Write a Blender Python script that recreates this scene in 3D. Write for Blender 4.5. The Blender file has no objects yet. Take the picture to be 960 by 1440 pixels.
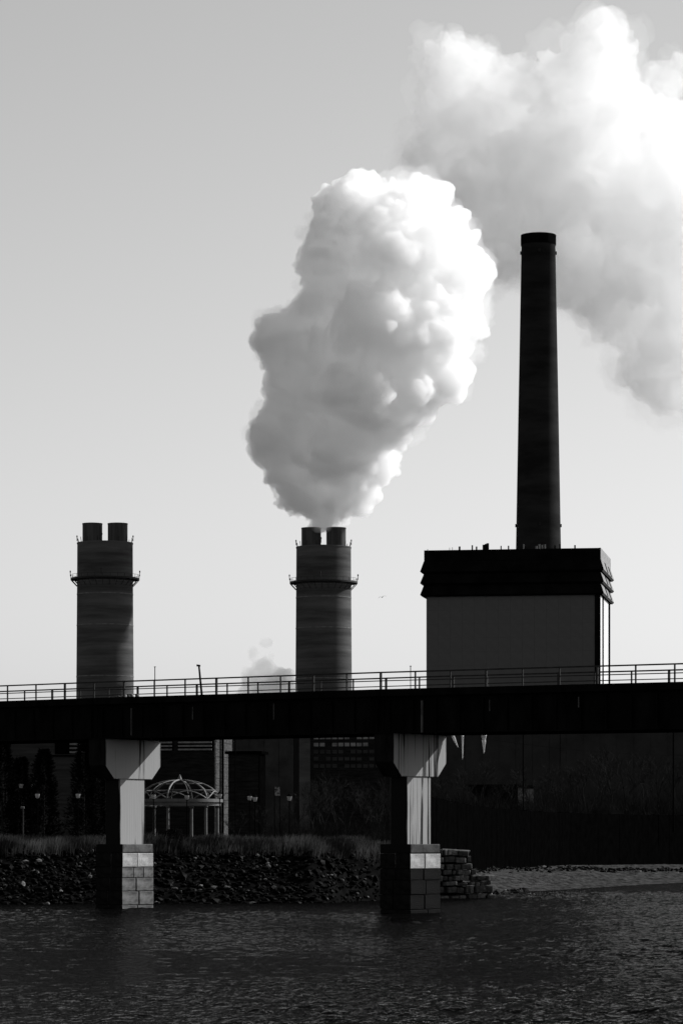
import bpy, bmesh, math, random
import numpy as np
from mathutils import Vector, Matrix, noise as mnoise

random.seed(7); np.random.seed(7)
R = math.radians
SC = bpy.context.scene
COL = SC.collection

# ------------------------------------------------------------------ camera
F = 4500.0            # focal length in pixels of the 960 x 1440 photograph
HC = 4.4              # eye height above the water
HOR = 1187.0          # row of the horizon
cam_d = bpy.data.cameras.new('camera')
cam_d.sensor_fit = 'VERTICAL'; cam_d.sensor_height = 36.0; cam_d.sensor_width = 24.0
cam_d.lens = F / 1440 * 36
cam_d.shift_y = (HOR - 720) / 1440
cam_d.clip_start = 0.5; cam_d.clip_end = 20000
cam = bpy.data.objects.new('camera', cam_d); COL.objects.link(cam)
cam.location = (0, 0, HC); cam.rotation_euler = (R(90), 0, 0)
SC.camera = cam

# ------------------------------------------------------------------ sky and sun
SUN_AZ, SUN_EL = 64.0, 35.0     # degrees right of the view axis, above the horizon
wd = bpy.data.worlds.new('World'); SC.world = wd; wd.use_nodes = True
nt = wd.node_tree; nt.nodes.clear()
sky = nt.nodes.new('ShaderNodeTexSky'); sky.sky_type = 'NISHITA'; sky.sun_disc = False
sky.sun_elevation = R(SUN_EL); sky.sun_rotation = R(SUN_AZ)
sky.air_density = 1.0; sky.dust_density = 1.3; sky.ozone_density = 1.0
sep = nt.nodes.new('ShaderNodeSeparateColor')            # black and white film: green sensitive
bg = nt.nodes.new('ShaderNodeBackground'); bg.inputs['Strength'].default_value = 0.071
wo = nt.nodes.new('ShaderNodeOutputWorld')
nt.links.new(sky.outputs['Color'], sep.inputs[0]); nt.links.new(sep.outputs[1], bg.inputs['Color'])
nt.links.new(bg.outputs[0], wo.inputs['Surface'])
sd = Vector((math.sin(R(SUN_AZ)) * math.cos(R(SUN_EL)), math.cos(R(SUN_AZ)) * math.cos(R(SUN_EL)), math.sin(R(SUN_EL))))
sl = bpy.data.lights.new('sun', 'SUN'); sl.energy = 3.5; sl.angle = R(0.5); sl.color = (1, 1, 1)
so = bpy.data.objects.new('sun', sl); COL.objects.link(so)
so.rotation_euler = sd.to_track_quat('Z', 'Y').to_euler()
so.location = (300, 150, 300)

vs = SC.view_settings
vs.view_transform = 'Standard'; vs.look = 'None'; vs.gamma = 1.0; vs.exposure = 1.0
vs.use_curve_mapping = False
SC.render.engine = 'CYCLES'
cy = SC.cycles
cy.max_bounces = 90; cy.volume_bounces = 90; cy.diffuse_bounces = 3; cy.glossy_bounces = 3
cy.transmission_bounces = 6; cy.transparent_max_bounces = 24
cy.use_denoising = True

# ------------------------------------------------------------------ helpers
def at(px, py, d):
    """point of the place seen at photo pixel (px, py) when it stands d metres away"""
    return Vector(((px - 480) / F * d, d, HC + (HOR - py) / F * d))

def grey(v): return (v, v, v, 1.0)

MATS = {}
def mat(name, v, rough=0.8, scale=1.0, amount=0.35, stretch=(1, 1, 1), bump=0.0, spec=0.2, island=0.0, dark=None,
        lo=0.35, hi=0.65, translucent=0.0, metallic=0.0, detail=6.0, ends=0.0):
    """grey procedural surface: base value v broken up by noise, optional bump"""
    if name in MATS: return MATS[name]
    m = bpy.data.materials.new(name); m.use_nodes = True
    n = m.node_tree; n.nodes.clear(); L = n.links.new
    out = n.nodes.new('ShaderNodeOutputMaterial')
    bs = n.nodes.new('ShaderNodeBsdfPrincipled')
    bs.inputs['Roughness'].default_value = rough
    bs.inputs['Specular IOR Level'].default_value = spec
    bs.inputs['Metallic'].default_value = metallic
    tc = n.nodes.new('ShaderNodeTexCoord'); mp = n.nodes.new('ShaderNodeMapping')
    mp.inputs['Scale'].default_value = stretch
    L(tc.outputs['Object'], mp.inputs['Vector'])
    nz = n.nodes.new('ShaderNodeTexNoise'); nz.inputs['Scale'].default_value = scale
    nz.inputs['Detail'].default_value = detail; nz.inputs['Roughness'].default_value = 0.62
    L(mp.outputs[0], nz.inputs['Vector'])
    rp = n.nodes.new('ShaderNodeValToRGB')
    a = v * (1 - amount) if dark is None else dark
    b = min(0.9, v * (1 + amount)) if dark is None else v
    rp.color_ramp.elements[0].position = lo; rp.color_ramp.elements[0].color = grey(a)
    rp.color_ramp.elements[1].position = hi; rp.color_ramp.elements[1].color = grey(b)
    L(nz.outputs['Fac'], rp.inputs['Fac'])
    colr = rp.outputs['Color']
    if island:
        g = n.nodes.new('ShaderNodeNewGeometry')
        r2 = n.nodes.new('ShaderNodeValToRGB')
        r2.color_ramp.elements[0].position = 0.0; r2.color_ramp.elements[0].color = grey(1.0)
        r2.color_ramp.elements[1].position = 1.0; r2.color_ramp.elements[1].color = grey(island)
        e = r2.color_ramp.elements.new(0.955 if island > 10 else .8); e.color = grey(1.6)
        mx = n.nodes.new('ShaderNodeMix'); mx.data_type = 'RGBA'; mx.blend_type = 'MULTIPLY'
        mx.inputs[0].default_value = 1.0
        L(g.outputs['Random Per Island'], r2.inputs['Fac'])
        L(colr, mx.inputs[6]); L(r2.outputs['Color'], mx.inputs[7]); colr = mx.outputs[2]
    if ends:                                  # near-black colour on both ends of a pier, wrapping raggedly round the corners
        sx = n.nodes.new('ShaderNodeSeparateXYZ'); L(tc.outputs['Object'], sx.inputs[0])
        ab = n.nodes.new('ShaderNodeMath'); ab.operation = 'ABSOLUTE'; L(sx.outputs['Y'], ab.inputs[0])
        n3 = n.nodes.new('ShaderNodeTexNoise'); n3.inputs['Scale'].default_value = 1.6; n3.inputs['Detail'].default_value = 5
        m3 = n.nodes.new('ShaderNodeMapping'); m3.inputs['Scale'].default_value = (1, 1, .25); L(tc.outputs['Object'], m3.inputs['Vector']); L(m3.outputs[0], n3.inputs['Vector'])
        ad = n.nodes.new('ShaderNodeMath'); ad.operation = 'MULTIPLY_ADD'; ad.inputs[1].default_value = .3; L(n3.outputs['Fac'], ad.inputs[0]); L(ab.outputs[0], ad.inputs[2])
        mr = n.nodes.new('ShaderNodeMapRange'); mr.inputs['From Min'].default_value = ends - .10 + .15; mr.inputs['From Max'].default_value = ends + .02 + .15; L(ad.outputs[0], mr.inputs['Value'])
        mz = n.nodes.new('ShaderNodeMix'); mz.data_type = 'RGBA'; L(mr.outputs[0], mz.inputs[0]); L(colr, mz.inputs[6]); mz.inputs[7].default_value = grey(.006); colr = mz.outputs[2]
    L(colr, bs.inputs['Base Color'])
    if bump:
        bp = n.nodes.new('ShaderNodeBump'); bp.inputs['Strength'].default_value = bump
        bp.inputs['Distance'].default_value = 0.1
        n2 = n.nodes.new('ShaderNodeTexNoise'); n2.inputs['Scale'].default_value = scale * 5
        n2.inputs['Detail'].default_value = 6
        L(mp.outputs[0], n2.inputs['Vector']); L(n2.outputs['Fac'], bp.inputs['Height'])
        L(bp.outputs[0], bs.inputs['Normal'])
    if translucent:
        tr = n.nodes.new('ShaderNodeBsdfTranslucent'); L(colr, tr.inputs['Color'])
        ms = n.nodes.new('ShaderNodeMixShader'); ms.inputs[0].default_value = translucent
        L(bs.outputs[0], ms.inputs[1]); L(tr.outputs[0], ms.inputs[2]); L(ms.outputs[0], out.inputs['Surface'])
    else:
        L(bs.outputs[0], out.inputs['Surface'])
    MATS[name] = m
    return m

class MB:
    """collects vertices and faces for one mesh"""
    def __init__(s): s.v = []; s.f = []
    def add(s, vs_, fs):
        o = len(s.v); s.v += [tuple(p) for p in vs_]; s.f += [tuple(i + o for i in f) for f in fs]; return s
    def box(s, x0, x1, y0, y1, z0, z1, dz=0.0):
        """box; dz lowers or lifts the x1 end (a straight grade)"""
        p = [(x0, y0, z0), (x1, y0, z0 + dz), (x1, y1, z0 + dz), (x0, y1, z0), (x0, y0, z1), (x1, y0, z1 + dz), (x1, y1, z1 + dz), (x0, y1, z1)]
        return s.add(p, [(0, 3, 2, 1), (4, 5, 6, 7), (0, 1, 5, 4), (1, 2, 6, 5), (2, 3, 7, 6), (3, 0, 4, 7)])
    def tube(s, a, b, r0, r1=None, n=8, caps=True):
        a = Vector(a); b = Vector(b); r1 = r0 if r1 is None else r1
        d = (b - a).normalized(); q = d.to_track_quat('Z', 'Y')
        e = [q @ Vector((math.cos(2 * math.pi * i / n), math.sin(2 * math.pi * i / n), 0)) for i in range(n)]
        ps = [a + k * r0 for k in e] + [b + k * r1 for k in e]
        fs = [(i, (i + 1) % n, n + (i + 1) % n, n + i) for i in range(n)]
        if caps: fs += [tuple(range(n))[::-1], tuple(range(n, 2 * n))]
        return s.add(ps, fs)
    def lathe(s, prof, n=48, cx=0, cy_=0, close=False):
        k = len(prof); ps = []; fs = []
        for i in range(n):
            a = 2 * math.pi * i / n
            for (r, z) in prof: ps.append((cx + r * math.cos(a), cy_ + r * math.sin(a), z))
        m = k if close else k - 1
        for i in range(n):
            j = (i + 1) % n
            for t in range(m):
                u = (t + 1) % k
                fs.append((i * k + t, j * k + t, j * k + u, i * k + u))
        return s.add(ps, fs)
    def prism(s, poly, y0, y1):
        """(x, z) outline pushed along y"""
        n = len(poly)
        ps = [(x, y0, z) for x, z in poly] + [(x, y1, z) for x, z in poly]
        return s.add(ps, [tuple(range(n)), tuple(range(n, 2 * n))[::-1]] + [((i + 1) % n, i, n + i, n + (i + 1) % n) for i in range(n)])
    def mesh(s, name, smooth=False, fix=True):
        me = bpy.data.meshes.new(name); me.from_pydata(s.v, [], s.f)
        if fix:
            bm = bmesh.new(); bm.from_mesh(me); bmesh.ops.recalc_face_normals(bm, faces=bm.faces); bm.to_mesh(me); bm.free()
        if smooth:
            for p in me.polygons: p.use_smooth = True
        me.update(); return me
    def build(s, name, m, parent=None, smooth=False, bevel=0.0, fix=True):
        me = s.mesh(name, smooth, fix)
        if bevel:
            bm = bmesh.new(); bm.from_mesh(me)
            bmesh.ops.bevel(bm, geom=bm.edges[:], offset=bevel, segments=1, affect='EDGES')
            bm.to_mesh(me); bm.free()
        if m: me.materials.append(m)
        return link(name, me, parent)

def link(name, data, parent=None):
    o = bpy.data.objects.new(name, data); COL.objects.link(o)
    if parent: o.parent = parent
    return o
def tag(o, label=None, cat=None, group=None, kind=None):
    if label: o['label'] = label
    if cat: o['category'] = cat
    if group: o['group'] = group
    if kind: o['kind'] = kind
    return o
def empty(name, loc=(0, 0, 0), rz=0.0):
    o = link(name, None); o.location = loc; o.rotation_euler = (0, 0, rz); o.empty_display_size = 0.5; return o
def copy_tree(o, parent=None):
    c = o.copy(); COL.objects.link(c); c.parent = parent
    for ch in [k for k in bpy.data.objects if k.parent == o]: copy_tree(ch, c)
    return c

def smooth_by_angle(o, ang=40):
    me = o.data
    for p in me.polygons: p.use_smooth = True
    me.set_sharp_from_angle(angle=R(ang))

def perlin(P, seed=0):
    """gradient noise for an (n, 3) array, about -1 to 1"""
    P = np.asarray(P, dtype=np.float64); I = np.floor(P).astype(np.int64); f = P - I
    u = f * f * f * (f * (f * 6 - 15) + 10); out = np.zeros(len(P))
    for dx in (0, 1):
        for dy in (0, 1):
            for dz in (0, 1):
                h = (I[:, 0] + dx) * 374761393 + (I[:, 1] + dy) * 668265263 + (I[:, 2] + dz) * 2147483647 + seed * 1442695041
                h = (h ^ (h >> 13)) * 1274126177; h = h ^ (h >> 16)
                a = (h & 1023) / 1023.0 * 2 * np.pi; z = ((h >> 10) & 1023) / 511.5 - 1; r = np.sqrt(np.maximum(0, 1 - z * z))
                d = r * np.cos(a) * (f[:, 0] - dx) + r * np.sin(a) * (f[:, 1] - dy) + z * (f[:, 2] - dz)
                w = (u[:, 0] if dx else 1 - u[:, 0]) * (u[:, 1] if dy else 1 - u[:, 1]) * (u[:, 2] if dz else 1 - u[:, 2])
                out += w * d
    return out * 1.6

# ------------------------------------------------------------------ materials
def concrete(kind, ends):
    if kind == 1: return mat('stained_concrete_%d' % (ends * 100), 0.27, 0.9, 1.1, stretch=(1.6, 1.0, 0.035), dark=0.02, lo=0.435, hi=0.475, bump=0.15, spec=.05, ends=ends)
    return mat('streaked_concrete_%d' % (ends * 100), 0.27, 0.9, 1.7, stretch=(1.8, 1.3, 0.03), dark=0.014, lo=0.455, hi=0.515, bump=0.15, spec=.05, ends=ends)
M_pale_stone = mat('pale_granite', 0.32, 0.9, 3.0, 0.3, bump=0.5, spec=.05)
M_mid_stone = mat('tide_stained_granite', 0.11, 0.9, 2.5, 0.45, bump=0.5, spec=.05)
M_wet_stone = mat('wet_dark_granite', 0.0032, 0.7, 2.5, 0.5, bump=0.5, spec=.03)
M_ruin_stone = mat('old_rubble_stone', 0.16, 0.9, 2.0, 0.45, bump=0.6)
M_mortar = mat('joint_mortar', 0.012, 0.95, 3.0, 0.3, spec=0)
M_girder = mat('black_steel', 0.004, 0.8, 0.7, 0.5, stretch=(1, 1, 0.4), spec=0.0)
M_rail = mat('dark_rail_steel', 0.015, 0.6, 2.0, 0.4, spec=0.1)
M_pipe = mat('grey_downpipe', 0.05, 0.7, 1.5, 0.5, spec=0.1)
M_tower = mat('chimney_concrete', 0.058, 0.9, 0.35, 0.42, stretch=(0.10, 0.10, 1.1), bump=0.1, spec=0.05)
M_flue = mat('flue_steel', 0.045, 0.7, 0.5, 0.4, stretch=(1.5, 1.5, 0.1), spec=0.08)
M_stack = mat('sooty_chimney_brick', 0.015, 0.9, 0.25, 0.35, stretch=(0.3, 0.3, 1.2), bump=0.1, spec=0.03)
M_dark = mat('black_louvre_metal', 0.004, 0.8, 0.2, 0.4, spec=0)
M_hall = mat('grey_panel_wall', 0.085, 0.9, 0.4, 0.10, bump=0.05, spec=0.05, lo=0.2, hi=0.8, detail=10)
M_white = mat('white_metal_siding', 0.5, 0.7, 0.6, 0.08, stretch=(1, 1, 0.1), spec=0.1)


# ------------------------------------------------------------------ water
def water_material():
    m = bpy.data.materials.new('river_water'); m.use_nodes = True
    n = m.node_tree; n.nodes.clear(); L = n.links.new
    out = n.nodes.new('ShaderNodeOutputMaterial')
    df = n.nodes.new('ShaderNodeBsdfDiffuse'); df.inputs['Color'].default_value = grey(0.0015)
    gl = n.nodes.new('ShaderNodeBsdfGlossy'); gl.inputs['Roughness'].default_value = 0.04
    gl.inputs['Color'].default_value = grey(0.8)
    lw = n.nodes.new('ShaderNodeFresnel'); lw.inputs['IOR'].default_value = 1.33
    mx = n.nodes.new('ShaderNodeMixShader')
    tc = n.nodes.new('ShaderNodeTexCoord')
    def layer(scale, stretch, strength, dist, prev=None, detail=3):
        mp = n.nodes.new('ShaderNodeMapping'); mp.inputs['Scale'].default_value = stretch
        mp.inputs['Rotation'].default_value = (0, 0, R(14))
        L(tc.outputs['Object'], mp.inputs['Vector'])
        nz = n.nodes.new('ShaderNodeTexNoise'); nz.inputs['Scale'].default_value = scale; nz.inputs['Detail'].default_value = detail
        L(mp.outputs[0], nz.inputs['Vector'])
        bp = n.nodes.new('ShaderNodeBump'); bp.inputs['Strength'].default_value = strength; bp.inputs['Distance'].default_value = dist
        L(nz.outputs['Fac'], bp.inputs['Height'])
        if prev: L(prev.outputs[0], bp.inputs['Normal'])
        return bp
    b = layer(4.5, (1.0, 0.6, 1), 1.0, 0.12)
    L(b.outputs[0], gl.inputs['Normal']); L(b.outputs[0], lw.inputs['Normal'])
    pw = n.nodes.new('ShaderNodeMath'); pw.operation = 'POWER'; pw.inputs[1].default_value = 2.5; L(lw.outputs[0], pw.inputs[0])
    mp = n.nodes.new('ShaderNodeMath'); mp.operation = 'MULTIPLY'; mp.inputs[1].default_value = 0.38
    L(pw.outputs[0], mp.inputs[0]); L(mp.outputs[0], mx.inputs[0])
    L(df.outputs[0], mx.inputs[1]); L(gl.outputs[0], mx.inputs[2]); L(mx.outputs[0], out.inputs['Surface'])
    return m
def water_sheet():
    x0, x1, y0, y1 = -32.0, 34.0, 72.0, 300.0
    gx = np.arange(x0, x1 + .01, .14)
    gy = [y0]
    while gy[-1] < y1: gy.append(gy[-1] + .14 + .0016 * (gy[-1] - y0))
    gy[-1] = y1; gy = np.array(gy)
    X, Y = np.meshgrid(gx, gy); n = X.size
    P = np.stack([X.ravel(), Y.ravel(), np.zeros(n)], 1)
    def lay(fx_, fy_, rot, sd_):
        c, s_ = math.cos(rot), math.sin(rot)
        return perlin(np.stack([(P[:, 0] * c + P[:, 1] * s_) * fx_, (-P[:, 0] * s_ + P[:, 1] * c) * fy_, np.full(n, .37)], 1), sd_)
    gust = .8 + .9 * lay(.05, .025, .2, 3)
    z = (.06 * lay(.55, .42, .3, 1) + .07 * lay(1.1, .9, -.2, 2) + .055 * lay(2.2, 1.7, .5, 4)) * np.clip(gust, .3, 1.5)
    edge = np.minimum.reduce([(P[:, 0] - x0) / 3, (x1 - P[:, 0]) / 3, (P[:, 1] - y0) / 3, (y1 - P[:, 1]) / 3])
    P[:, 2] = z * np.clip(edge, 0, 1)
    nx = len(gx); I = np.arange(n).reshape(len(gy), nx)
    Q = np.stack([I[:-1, :-1].ravel(), I[:-1, 1:].ravel(), I[1:, 1:].ravel(), I[1:, :-1].ravel()], 1)
    far = [(-900, -400, 0), (900, -400, 0), (900, y0, 0), (-900, y0, 0), (-900, y1, 0), (900, y1, 0), (900, 900, 0), (-900, 900, 0), (x0, y0, 0), (x1, y0, 0), (x0, y1, 0), (x1, y1, 0)]
    V_ = P.tolist() + far; o = n
    F_ = Q.tolist() + [(o, o + 1, o + 2, o + 3), (o + 4, o + 5, o + 6, o + 7), (o + 3, o + 8, o + 10, o + 4), (o + 9, o + 2, o + 5, o + 11)]
    me = bpy.data.meshes.new('water'); me.from_pydata(V_, [], F_); me.materials.append(water_material())
    for p in me.polygons: p.use_smooth = True
    return tag(link('water', me), kind='structure')
water_sheet()

# ------------------------------------------------------------------ ground: river bank, mudflat and the land behind
def lerp_tab(tab, a):
    return float(np.interp(a, [p[0] for p in tab], [p[1] for p in tab]))
SHORE = [(-2500, 236), (0, 233), (440, 238), (540, 250), (620, 264), (700, 283), (800, 312), (960, 365), (1200, 430), (2600, 520)]
TOP = [(-2500, 246), (0, 243), (400, 248), (440, 246), (540, 253), (600, 267), (640, 305), (700, 365), (800, 410), (960, 446), (1200, 470), (2600, 560)]
PLAT = [(-2500, 3.8), (560, 3.8), (612, 4.4), (640, 7.6), (2600, 8.4)]
MUD = [(-2500, 0.0), (600, 0.0), (640, 1.0), (2600, 1.0)]
def ground_z(x, y):
    a = 480 + x / y * F
    y0, y1, zt, md = lerp_tab(SHORE, a), lerp_tab(TOP, a), lerp_tab(PLAT, a), lerp_tab(MUD, a)
    t = (y - y0) / (y1 - y0)
    if t <= 0: return t * (0.6 + 0.4 * (1 - md)) - 0.02
    if t >= 1: z = zt
    else:
        bank = zt * t
        flat = 1.9 * t if t < 0.93 else 1.77 + (zt - 1.77) * (t - 0.93) / 0.07
        z = bank * (1 - md) + flat * md
    k = min(1.0, t * 4) if t < 1 else 1.0
    if t < 1: z += md * .10 * mnoise.noise(Vector((x * .16, y * .05, 9)))
    return z + k * 0.10 * mnoise.noise(Vector((x * .5, y * .35, 0))) + k * 0.05 * mnoise.noise(Vector((x * 1.7, y * 1.2, 3)))
M_ground = mat('dark_bank_soil', 0.004, 0.95, 0.6, 0.6, spec=0.0)
def mud_material():
    m = mat('mud_and_soil', 0.030, 0.9, 1.4, 0.75, stretch=(1, 0.25, 1), bump=1.0, spec=0.0)
    return m
cols = list(np.arange(-900, 1900, 10.0)); cols = [-2500, -1600] + cols + [2200, 2600]
rows = [-0.35, -0.12] + list(np.linspace(0, 1, 46)) 
g = MB(); mud = MB()
grid = []
for a in cols:
    y0, y1 = lerp_tab(SHORE, a), lerp_tab(TOP, a)
    line = []
    for r in rows:
        y = y0 + r * (y1 - y0); x = (a - 480) / F * y; line.append((x, y, ground_z(x, y)))
    for y in (y1 + 4, y1 + 12, y1 + 30, y1 + 70, 650, 900, 1600, 7000):
        x = (a - 480) / F * y
        line.append((x, y, ground_z(x, y) if y < 600 else lerp_tab(PLAT, a)))
    grid.append(line)
nr = len(grid[0])
V = [p for l in grid for p in l]
FL = []; FM = []
for i in range(len(cols) - 1):
    for j in range(nr - 1):
        q = (i * nr + j, (i + 1) * nr + j, (i + 1) * nr + j + 1, i * nr + j + 1)
        (FM if (cols[i] >= 606 and j < 2 + 42) else FL).append(q)
g.v = V; g.f = FL
mud.v = V; mud.f = FM
def drop_loose(me):
    bm = bmesh.new(); bm.from_mesh(me)
    bmesh.ops.delete(bm, geom=[v for v in bm.verts if not v.link_faces], context='VERTS'); bm.to_mesh(me); bm.free()
o = g.build('ground', M_ground, smooth=True, fix=False); drop_loose(o.data); tag(o, kind='structure')
o = mud.build('mudflat', mud_material(), smooth=True, fix=False); drop_loose(o.data); tag(o, kind='structure')

# ------------------------------------------------------------------ power station
def ring_of(root, name, m, r, n, h, rad, z):
    for i in range(n):
        a = 2 * math.pi * (i + 0.5) / n
        b = MB(); p = Vector((r * math.cos(a), r * math.sin(a), z)); b.tube(p, p + Vector((0.25 * math.cos(a), 0.25 * math.sin(a), h)), rad, n=5)
        b.build(name, m, root)

def twin_flue_chimney(d, px, rz):
    """round concrete shell with a gallery and two steel flues; z measured from its foot"""
    base = at(px, HOR, d); root = empty('twin_flue_chimney', (base.x, d, 4.0), rz)
    zt = 94.5; rt = 8.65; rb = 9.25
    sh = MB().lathe([(rb, 0), (rb - (rb - rt) * .5, zt * .5), (rt + .05, zt - 11), (rt, zt - .4), (rt + .12, zt - .4), (rt + .12, zt), (rt - .9, zt), (rt - .9, zt - .6), (0.01, zt - .6)], 72)
    shell = sh.build('shell', M_tower, root); smooth_by_angle(shell)
    for z, pr in ((zt - 12.4, .07), (zt - 16.3, .06), (zt - 26, .06), (zt - 42, .06)):
        q = rb + (rt - rb) * z / zt + pr
        b = MB().lathe([(q - .3, z), (q, z), (q, z + .35), (q - .3, z + .35)], 72, close=True)
        smooth_by_angle(b.build('band', mat('pale_ring_concrete', 0.11, 0.9, 0.8, 0.3, spec=.05), shell))
    for sx in (-1, 1):
        f = MB(); cx = sx * 3.95
        f.lathe([(3.10, zt - .6), (3.10, zt + 5.7), (3.16, zt + 5.7), (3.16, zt + 6.1), (2.9, zt + 6.1), (2.9, zt - .6)], 40, cx, 0)
        fo = f.build('flue', M_flue, root); smooth_by_angle(fo)
    zp = zt - 11.6
    pl = MB().lathe([(rt + .02, zp), (rt + 2.1, zp), (rt + 2.1, zp + .55), (rt + .02, zp + .55)], 72, close=True)
    gal = pl.build('gallery', M_rail, root); smooth_by_angle(gal)
    rl = MB().lathe([(rt + 2.02, zp + 1.5), (rt + 2.08, zp + 1.5), (rt + 2.08, zp + 1.58), (rt + 2.02, zp + 1.58)], 72, close=True)
    rl.build('handrail', M_rail, gal)
    for i in range(28):
        a = 2 * math.pi * i / 28
        c, s_ = math.cos(a), math.sin(a)
        b = MB(); b.tube((c * (rt + 2.0), s_ * (rt + 2.0), zp), (c * (rt + .15), s_ * (rt + .15), zp - 2.0), 0.11, n=5); b.build('bracket', M_flue, gal)
        b = MB(); b.tube((c * (rt + 2.05), s_ * (rt + 2.05), zp + .5), (c * (rt + 2.05), s_ * (rt + 2.05), zp + 1.6), 0.06, n=4); b.build('post', M_rail, gal)
    ring_of(root, 'lightning_rod', M_rail, rt - .2, 16, 1.5, 0.09, zt)
    for a in (R(180), R(0), R(268)):
        c, s_ = math.cos(a), math.sin(a)
        for rr, zz in ((rt + .1, zt + .6), (rt + 2.2, zp + 1.2)):
            b = MB(); p = Vector((c * rr, s_ * rr, zz)); b.tube(p, p + Vector((0, 0, 1.2)), 0.10, n=6); b.tube(p + Vector((0, 0, 1.2)), p + Vector((0, 0, 1.75)), .22, .16, n=8)
            b.build('warning_lamp', M_rail, root)
    return root
c1 = twin_flue_chimney(1000, 148, R(0))
tag(c1, 'concrete chimney with two flues, no steam, standing alone at far left', 'chimney', 'twin flue chimneys')
c2 = copy_tree(c1); c2.location = (at(455, HOR, 1014).x, 1014, 4.0); c2.rotation_euler.z = R(-3)
c2['label'] = 'concrete chimney with two flues pouring out the thick white steam plume'

tall = empty('tall_chimney', (at(756.5, HOR, 930).x, 930, 4.0))
zt = HC + (HOR - 331) / F * 930 - 4
rtop, rbot = 4.92, 7.3
b = MB(); b.lathe([(rbot + .9, 0), (6.55, 85), (5.75, 130), (rtop, zt - 3.2), (rtop + .12, zt - 3.0), (rtop + .12, zt), (rtop - .6, zt), (rtop - .6, zt - 4), (.01, zt - 4)], 72)
smooth_by_angle(b.build('shell', M_stack, tall))
b = MB(); b.lathe([(rtop - .1, zt - 2.9), (rtop + .2, zt - 2.9), (rtop + .2, zt - .02), (rtop - .1, zt - .02)], 72, close=True)
smooth_by_angle(b.build('cap_ring', M_dark, tall))
for a in (R(-90), R(0), R(180)):
    for z, rr in ((zt - 5.6, rtop + .1), (92.5, 6.45)):
        q = MB(); p = Vector((math.cos(a) * rr, math.sin(a) * rr, z)); q.box(p.x - .28, p.x + .28, p.y - .28, p.y + .28, z, z + .9)
        q.build('warning_lamp', M_rail, tall)
tag(tall, 'tall slender dark chimney rising behind the block with louvred top', 'chimney')

# boiler house: local x runs along the front to the left, local y back into the depth
BH = empty('boiler_house', (72.6, 900, 4.0), 0)
fx, fy = Vector((-.9873, .159, 0)), Vector((.159, .9873, 0))
BW, BD, BT, BL = 49.5, 36.5, 83.6, 70.6
def bh(x, y, z): return fx * x + fy * y + Vector((0, 0, z))
def bh_box(x0, x1, y0, y1, z0, z1):
    p = [bh(x, y, z) for z in (z0, z1) for (x, y) in ((x0, y0), (x1, y0), (x1, y1), (x0, y1))]
    return MB().add(p, [(0, 3, 2, 1), (4, 5, 6, 7), (0, 1, 5, 4), (1, 2, 6, 5), (2, 3, 7, 6), (3, 0, 4, 7)])
bh_box(.5, BW - .3, .35, BD - .3, 0, BL + .5).build('core', M_hall, BH)
# front wall as panels in courses
PM = {}
nx_, nz_ = 14, 18
for i in range(nx_):
    for j in range(nz_):
        x0 = 1.5 + (BW - 1.8) * i / nx_; x1 = 1.5 + (BW - 1.8) * (i + 1) / nx_
        z0 = BL * j / nz_; z1 = BL * (j + 1) / nz_
        if 'p' not in PM:
            k = bh_box(0, x1 - x0 - .02, 0, .4, 0, z1 - z0 - .02).mesh('panel'); k.materials.append(M_hall); PM['p'] = k
        p = link('panel', PM['p'], BH); p.location = bh(x0, random.uniform(-.006, .006), z0)
bh_box(0, 1.46, -.15, BD * .02 + .5, 0, BL).build('corner_pilaster', M_dark, BH)
# bright right side between dark risers
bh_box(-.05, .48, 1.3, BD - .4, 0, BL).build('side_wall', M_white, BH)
for y, wd_ in ((7.5, 1.5), (BD - 6.5, 3.2)):
    bh_box(-.35, .0, y, y + wd_, 0, BL).build('riser_duct', M_dark, BH)
# roof block and three tiers of hoods on each side
bh_box(.3, BW, .0, BD, BL, BT).build('upper_storey', M_dark, BH)
def frustum(z1, z0, out, thick=.25):
    """four hood blades round the block, flaring outwards from z1 down to z0"""
    c0 = [(0.0, 0.0), (BW + .2, 0.0), (BW + .2, BD), (0.0, BD)]
    c0 = [(-.2, -.2), (BW + .4, -.2), (BW + .4, BD + .2), (-.2, BD + .2)]
    sg = [(-1, -1), (1, -1), (1, 1), (-1, 1)]
    for i in range(4):
        j = (i + 1) % 4
        t0, t1 = c0[i], c0[j]
        b0 = (t0[0] + sg[i][0] * out, t0[1] + sg[i][1] * out); b1 = (t1[0] + sg[j][0] * out, t1[1] + sg[j][1] * out)
        P = [bh(*t0, z1), bh(*t1, z1), bh(*b1, z0), bh(*b0, z0), bh(*t1, z1 - 1.0), bh(*t0, z1 - 1.0)]
        yield i, [P[0], P[1], P[2], P[3], P[5], P[4], bh(b1[0] - sg[j][0] * .5, b1[1] - sg[j][1] * .5, z0 - .45), bh(b0[0] - sg[i][0] * .5, b0[1] - sg[i][1] * .5, z0 - .45)]
M_hood = mat('pale_hood_metal', 0.15, 0.7, 0.5, 0.25, stretch=(1, 1, .4), spec=.1)
hz = [(80.6, 77.6), (77.0, 74.3), (73.8, 71.0)]
for (z1, z0) in hz:
    for i, P in frustum(z1, z0, 0.95):
        b = MB().add(P, [(0, 1, 2, 3), (4, 7, 6, 5), (0, 3, 7, 4), (1, 5, 6, 2), (0, 4, 5, 1), (3, 2, 6, 7)])
        ho = b.build('hood', M_hood if i == 3 else M_dark, BH)  # sun side pale, the others black: light and shade put into the colour
        if i == 3:
            for y in (BD * .36, BD * .72):
                q = MB(); top = bh(-.26, y, z1); bot = bh(-1.22, y, z0)
                q.tube(top, bot, .16, n=5); q.build('rib', M_dark, ho)
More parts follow.
